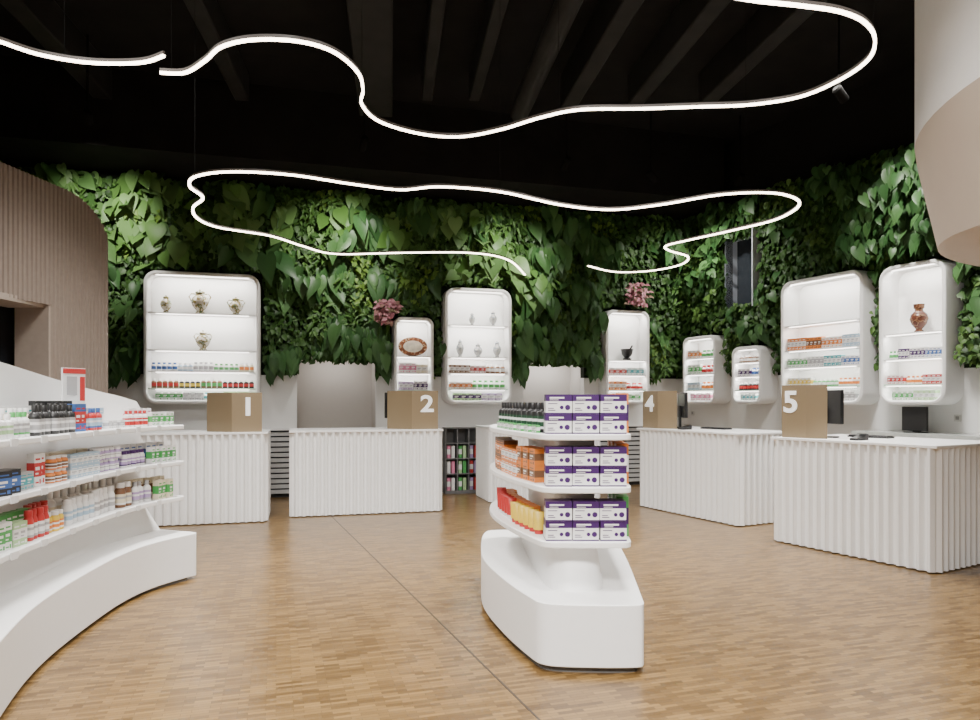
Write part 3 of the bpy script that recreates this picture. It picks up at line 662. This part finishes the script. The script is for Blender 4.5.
lrun(B,50,116,.085,.19,'bottle',(.078,.078,.21),('white','cream','white'),'large white bottle at the back')
lrun(B,67,90,.072,.09,'jar',(.066,.066,.16),('white','pale blue','white'),'white jar with pale blue label')
lrun(B,93,115,.078,.09,'jar',(.070,.070,.175),('white','grey','white'),'white jar with grey label')
lrun(B,119,130,.085,.10,'jar',(.078,.078,.18),('brown','cream','white'),'brown jar with white lid')
lrun(B,134,152,.068,.09,'bottle',(.062,.062,.165),('white','lilac','grey'),'white bottle with lilac label')
lrun(B,120,160,.07,.18,'carton',(.062,.05,.17),('cream','brown'),'cream carton with brown band at the back')
lrun(B,157,172,.058,.08,'carton',(.05,.05,.15),('cream','green'),'cream carton with green band')
Yl=4.92
t=thing('leaflet_stand','small white leaflet stand with red header at the back of the left display','leaflet stand',(sxf(Yl)-.295,Yl,1.245),math.radians(72))
MB().box(-.09,.09,-.008,.008,0,.43).build('leaflet_card',pm('white'),t); MB().box(-.06,.02,-.011,-.0085,.24,.37).build('print_panel',pm('grey'),t); MB().box(-.09,.09,-.011,-.0085,.39,.425).build('red_header',pm('red'),t); MB().box(.045,.085,-.011,-.0085,.20,.37).build('print_strip',pm('red'),t)
MB().box(-.09,.09,-.03,.03,0,.012).build('stand_foot',pm('white'),t)

# ------------------------------------------------------------------ planting
TV=np.array([(0,0,0),(-.24,.04,.06),(.24,.04,.06),(-.40,.33,.09),(0,.34,0),(.40,.33,.09),(-.25,.68,.05),(0,.7,-.02),(.25,.68,.05),(0,1,-.13)])
TF=[(0,4,3,1),(0,2,5,4),(4,7,6,3),(4,5,8,7),(7,9,6),(7,8,9)]
BV=[(0,.06,0)]; BF=[]
BV+=[(-.16,-.07,.03),(.16,-.07,.03)]
R=[(.10,.37),(.26,.44),(.44,.41),(.62,.31),(.79,.18),(.92,.07)]
for b,hw in R:
    c=-.20*b*b; BV+=[(-hw,b-.02,c+.10*hw/.44),(0,b+.02,c),(hw,b-.02,c+.10*hw/.44)]
BV+=[(-.32,-.01,.07),(.32,-.01,.07),(0,1.02,-.21)]
nR=len(R); il=3+3*nR
BF+=[(0,4,3,il,1),(0,2,il+1,5,4)]
for i in range(nR-1):
    a=3+3*i; BF+=[(a+1,a+4,a+3,a),(a+1,a+2,a+5,a+4)]
a=3+3*(nR-1); BF+=[(a,a+1,il+2),(a+1,a+2,il+2)]
BV=np.array(BV)
def leaf_mesh(name,P,size,asp,wl,exc,mt,droop=1.0,spread=.7,big=False):
    out=-wl.inn; V0,F0=(BV,BF) if big else (TV,TF)
    N=len(P); outv=np.tile(np.array([out[0],out[1],0.]),(N,1)); up=np.array([0,0,1.]); side=np.array([-out[1],out[0],0.])
    Ld=-up*droop+side*RNG.normal(0,spread,(N,1))+outv*RNG.uniform(.0,.7,(N,1))+up*RNG.normal(0,.35,(N,1)); Ld/=np.linalg.norm(Ld,axis=1,keepdims=True)
    Nn=outv+up*RNG.uniform(.1,.9,(N,1))+side*RNG.normal(0,.4,(N,1)); Nn-=Ld*np.sum(Nn*Ld,axis=1,keepdims=True); Nn/=np.linalg.norm(Nn,axis=1,keepdims=True)
    Wd=np.cross(Ld,Nn); s=size[:,None,None]
    V=P[:,None,:]+s*(asp*V0[None,:,0:1]*Wd[:,None,:]+V0[None,:,1:2]*Ld[:,None,:]+V0[None,:,2:3]*Nn[:,None,:])
    rel=V[:,:,:2]-wl.O; sv=rel@wl.u; zv=V[:,:,2]; bad=np.zeros(N,bool)
    for a,b,c,d in exc: bad|=np.any((sv>a-.012)&(sv<b+.012)&(zv>c-.012)&(zv<d+.012),axis=1)
    for w_ in (WB,WR): bad|=np.any((V[:,:,:2]-w_.O)@w_.inn>-.004,axis=1)
    bad|=np.any(zv>4.615,axis=1)
    V=V[~bad]; N=len(V)
    V=V.reshape(-1,3); k=len(V0); faces=[tuple(i*k+j for j in f) for i in range(N) for f in F0]
    me=bpy.data.meshes.new(name); me.from_pydata(V.tolist(),[],faces); me.materials.append(mt); me.polygons.foreach_set('use_smooth',[True]*len(faces)); me.update(); return me
def place(wl,s,z,sz,o):
    P=wl.O[None,:]+wl.u[None,:]*s[:,None]-wl.inn[None,:]*o[:,None]
    return np.column_stack([P,z]),sz
def scatter(wl,s0,s1,z0,z1,N,lo,hi,olo,ohi):
    s=RNG.uniform(s0,s1,N); z=RNG.uniform(z0,z1,N); sz=RNG.uniform(lo,hi,N); o=RNG.uniform(olo,ohi,N)
    return place(wl,s,z,sz,o)
def clumps(wl,s0,s1,z0,z1,NC,per,sg,lo,hi,omax,mask=None):
    cs=RNG.uniform(s0,s1,NC); cz=RNG.uniform(z0,z1,NC)
    if mask is not None:
        k=mask(cs,cz); cs,cz=cs[k],cz[k]
    k=len(cs); csz=np.repeat(RNG.uniform(.75,1.25,k),per); om=np.repeat(RNG.uniform(.55,1.15,k),per)
    ds=RNG.normal(0,sg,k*per); dz=RNG.normal(0,sg*1.1,k*per); r2=(ds**2+dz**2)/(sg*1.2)**2
    s=np.clip(np.repeat(cs,per)+ds,s0,s1); z=np.clip(np.repeat(cz,per)+dz,z0-.15,z1+.02); sz=RNG.uniform(lo,hi,k*per)*csz
    z=np.maximum(z,1.70+.18*np.sin(s*4.1)+.08*np.sin(s*9.7)+sz*.75)
    o=.09+omax*om*np.exp(-r2)*RNG.uniform(.55,1,k*per)
    return place(wl,s,z,sz,o)
nz=lambda s,z: np.sin(s*1.9+z*1.1)+np.sin(s*3.7-z*2.3+1.0)*.7+np.sin(z*4.1+s*.6)*.5
dk=leafmat('ivy_leaf',[(.014,.038,.008),(.024,.063,.012),(.039,.094,.019),(.019,.050,.010),(.052,.120,.026)],.5)  # dark ivy greens, deepened to paint depth shade behind the clumps
br_=leafmat('pothos_leaf',[(.072,.165,.032),(.098,.205,.05),(.14,.255,.085),(.052,.125,.032)],.45)
md=leafmat('drooping_leaf',[(.026,.076,.022),(.044,.115,.035),(.064,.148,.044),(.026,.066,.021)],.42)
yl=leafmat('lime_leaf',[(.10,.185,.025),(.12,.215,.035),(.07,.145,.025)],.5)
fern=leafmat('fern_leaf',[(.045,.11,.022),(.07,.155,.03),(.032,.08,.017)],.5)
SB0=-3.6
for wl,s0,s1,exc,wn in ((WB,SB0,SC-.02,EXC_B,'back'),(WR,SR0+.05,9.0,EXC_R,'right')):
    ar=(s1-s0)*2.9; z0,z1=1.90,4.57
    def add(nm,PS,asp,mt,lab,droop=1.,spread=.7,big=False):
        o=bpy.data.objects.new(nm,leaf_mesh(nm,PS[0],PS[1],asp,wl,exc,mt,droop,spread,big)); COL.objects.link(o); tag(o,lab,'plants',None,'stuff')
    add('ivy_foliage',scatter(wl,s0,s1,z0,z1,int(ar*640),.06,.125,.04,.20),1.0,dk,'dense small dark green leaves covering the %s plant wall'%wn)
    if wn=='back':
        sb=WB.s_of(150,-.3); sc_,sd_=WB.s_of(435,-.3),WB.s_of(560,-.3)
        bright=lambda s,z: ((s<sb+.3)&(z>3.1)&(nz(s*1.5,z)>-.9))|((s>sc_)&(s<sd_)&(z>3.1)&(z<4.1)&(nz(s*2,z*2)>-.6))|((s>-1.6)&(s<3.0)&(z>4.0)&(nz(s*2,z*2)>.2))
        limem=lambda s,z:(nz(s+3,z+1)>.55)|((s>sc_-.5)&(s<sd_+.3)&(z>2.3)&(z<3.6))
        add('pothos_foliage',clumps(wl,s0,s1,z0,z1,220,18,.21,.16,.36,.40,bright),.98,br_,'large bright green heart-shaped leaves high on the back plant wall',1.0,.5,True)
        add('drooping_foliage',clumps(wl,s0,s1,z0,z1,125,18,.19,.18,.42,.50,lambda s,z:~bright(s,z)&(nz(s+1,z)>-.3)),.66,md,'long drooping dark leaves in the middle of the back plant wall',1.4,.38,True)
        P1=clumps(wl,WB.s_of(262,-.3),WB.s_of(395,-.3),1.95,2.5,26,16,.14,.16,.34,.34); P2=clumps(wl,WB.s_of(512,-.3),WB.s_of(606,-.3),1.95,2.4,20,15,.14,.14,.30,.34)
        add('fringe_foliage',(np.vstack([P1[0],P2[0]]),np.concatenate([P1[1],P2[1]])),.62,md,'ragged fringe of leaves hanging over the two doorways',1.5,.32,True)
        add('fern_foliage',clumps(wl,s0,s1,z0,z1,160,44,.17,.08,.15,.30,lambda s,z:(nz(s,z+2)>-.5)),.5,fern,'fine mid green fern tufts scattered over the back plant wall',.8,.9)
        add('lime_foliage',clumps(wl,s0,s1,z0,z1,110,38,.14,.06,.11,.30,limem),.9,yl,'fine lime green leaves scattered over the back plant wall')
    else:
        add('pothos_foliage',clumps(wl,s0,s1,z0,z1,110,22,.20,.12,.22,.40,lambda s,z:(nz(s,z)>-.4)),.92,md,'mid green heart-shaped leaves on the right plant wall',1.0,.6,True)
        add('lime_foliage',clumps(wl,s0,s1,z0,z1,180,36,.15,.055,.10,.30,lambda s,z:(nz(s+2,z)>-.4)),.9,leafmat('creeper_leaf',[(.06,.12,.025),(.085,.165,.035),(.035,.082,.018)],.5),'fine pale green creeper leaves scattered over the right plant wall')
        add('cascading_foliage',clumps(wl,WR.s_of(845,-.3),WR.s_of(950,-.3),3.15,4.45,44,30,.20,.12,.22,.72),.7,leafmat('cascade_leaf',[(.018,.052,.015),(.030,.080,.024),(.045,.105,.032)],.42),'bulging cascade of leaves at the top of the right plant wall',1.2,.5,True)
pinkm=leafmat('pink_leaf',[(.46,.17,.23),(.56,.29,.33),(.34,.11,.15),(.24,.20,.12)],.55)
for px,py,lab,wl,r,N in ((388,316,'pink-leaved plant in the plant wall above the plate niche',WB,.22,190),(636,298,'pink-leaved plant in the plant wall above the mortar niche',WB,.20,170)):
    s=wl.s_of(px,-.36); z=wl.zof(px,py,-.36)
    P=np.column_stack([wl.O[None,:]+wl.u[None,:]*(s+np.clip(RNG.normal(0,r*.5,N),-.18,.18))[:,None]-wl.inn[None,:]*RNG.uniform(.34,.50,N)[:,None],z+np.clip(RNG.normal(0,r*.5,N),-.16,.16)+.06])
    o=bpy.data.objects.new('pink_plant',leaf_mesh('pink_plant',P,RNG.uniform(.05,.09,N),.75,wl,EXC_B,pinkm,.4,1.0,True)); COL.objects.link(o); tag(o,lab,'plant')

# ------------------------------------------------------------------ lights
def area(loc,sx,sy,e,rot=(0,0,0),col=(1,.965,.92)):  # unseen overhead fill added for track spots; rear ones light the fronts
    l=bpy.data.lights.new('ceiling_fill','AREA'); l.shape='RECTANGLE'; l.size=sx; l.size_y=sy; l.energy=e; l.color=col; l.spread=math.radians(110)
    o=bpy.data.objects.new('ceiling_fill',l); COL.objects.link(o); o.location=loc; o.rotation_euler=rot
for x,y,e in ((-2.2,6.2,178),(1.2,6.4,178),(3.4,7.2,135),(-2.6,3.2,96),(.8,2.6,120),(-.5,-1.5,245),(-2.6,-1.5,140),(2.5,-1.5,165)):
    area((x,y,4.85),.9,.9,e,(math.radians(26) if y<0 else 0,0,0))
def spot(loc,tgt,e,ang=70,blend=1.0):
    l=bpy.data.lights.new('wall_spot','SPOT'); l.energy=e; l.spot_size=math.radians(ang); l.spot_blend=blend; l.shadow_soft_size=.08; l.color=(1,.96,.88)
    o=bpy.data.objects.new('wall_spot',l); COL.objects.link(o); o.location=loc; d=Vector(tgt)-Vector(loc); o.rotation_euler=d.to_track_quat('-Z','Y').to_euler()
def spotlight(loc,tgt,e,lab,ang=70):
    d=Vector(tgt)-Vector(loc); t=thing('spotlight',lab,'spotlight',loc)
    t.rotation_mode='QUATERNION'; t.rotation_quaternion=d.to_track_quat('-Z','Y')
    MB().lathe([(.045,0),(.05,.01),(.05,.16),(.035,.18)],14).build('lamp_head',headm,t)
    dn=d.normalized(); spot(Vector(loc)+dn*.03,tgt,e,ang)
    q=t.rotation_quaternion.inverted()@Vector((0,0,1)); 
    MB().tube([(0,0,.12),Vector((0,0,.12))+q*(CH-loc[2]-.1)],.012,6).build('stem',headm,t)
for i,(px,zt,e,an) in enumerate(((105,3.6,460,52),(330,3.2,400,60),(500,3.3,440,52),(650,3.0,370,60))):
    s=WB.s_of(px,0); spotlight(WB.p(s+.3,-2.0,4.6),WB.p(s,0,zt),e*.92,'dark ceiling spotlight aimed at back plants, '+['first from left','second from left','third from left','fourth from left'][i],an+6)
for i,(s,e) in enumerate(((1.6,290),(4.6,360))):
    spotlight(WR.p(s,-1.9,4.6),WR.p(s,0,3.2),e*.88,'dark ceiling spotlight aimed at right plants, '+['farther one','nearer one'][i],72)
w=bpy.data.worlds.new('World'); S.world=w; w.use_nodes=True; w.node_tree.nodes['Background'].inputs[0].default_value=(.9,.95,1,1); w.node_tree.nodes['Background'].inputs[1].default_value=.05
cam=bpy.data.cameras.new('Camera'); co=bpy.data.objects.new('Camera',cam); COL.objects.link(co); co.location=(0,0,H); co.rotation_euler=(PI/2,0,0)
cam.sensor_width=36; cam.lens=F/980*36; cam.shift_y=40/980; cam.clip_start=.05; S.camera=co
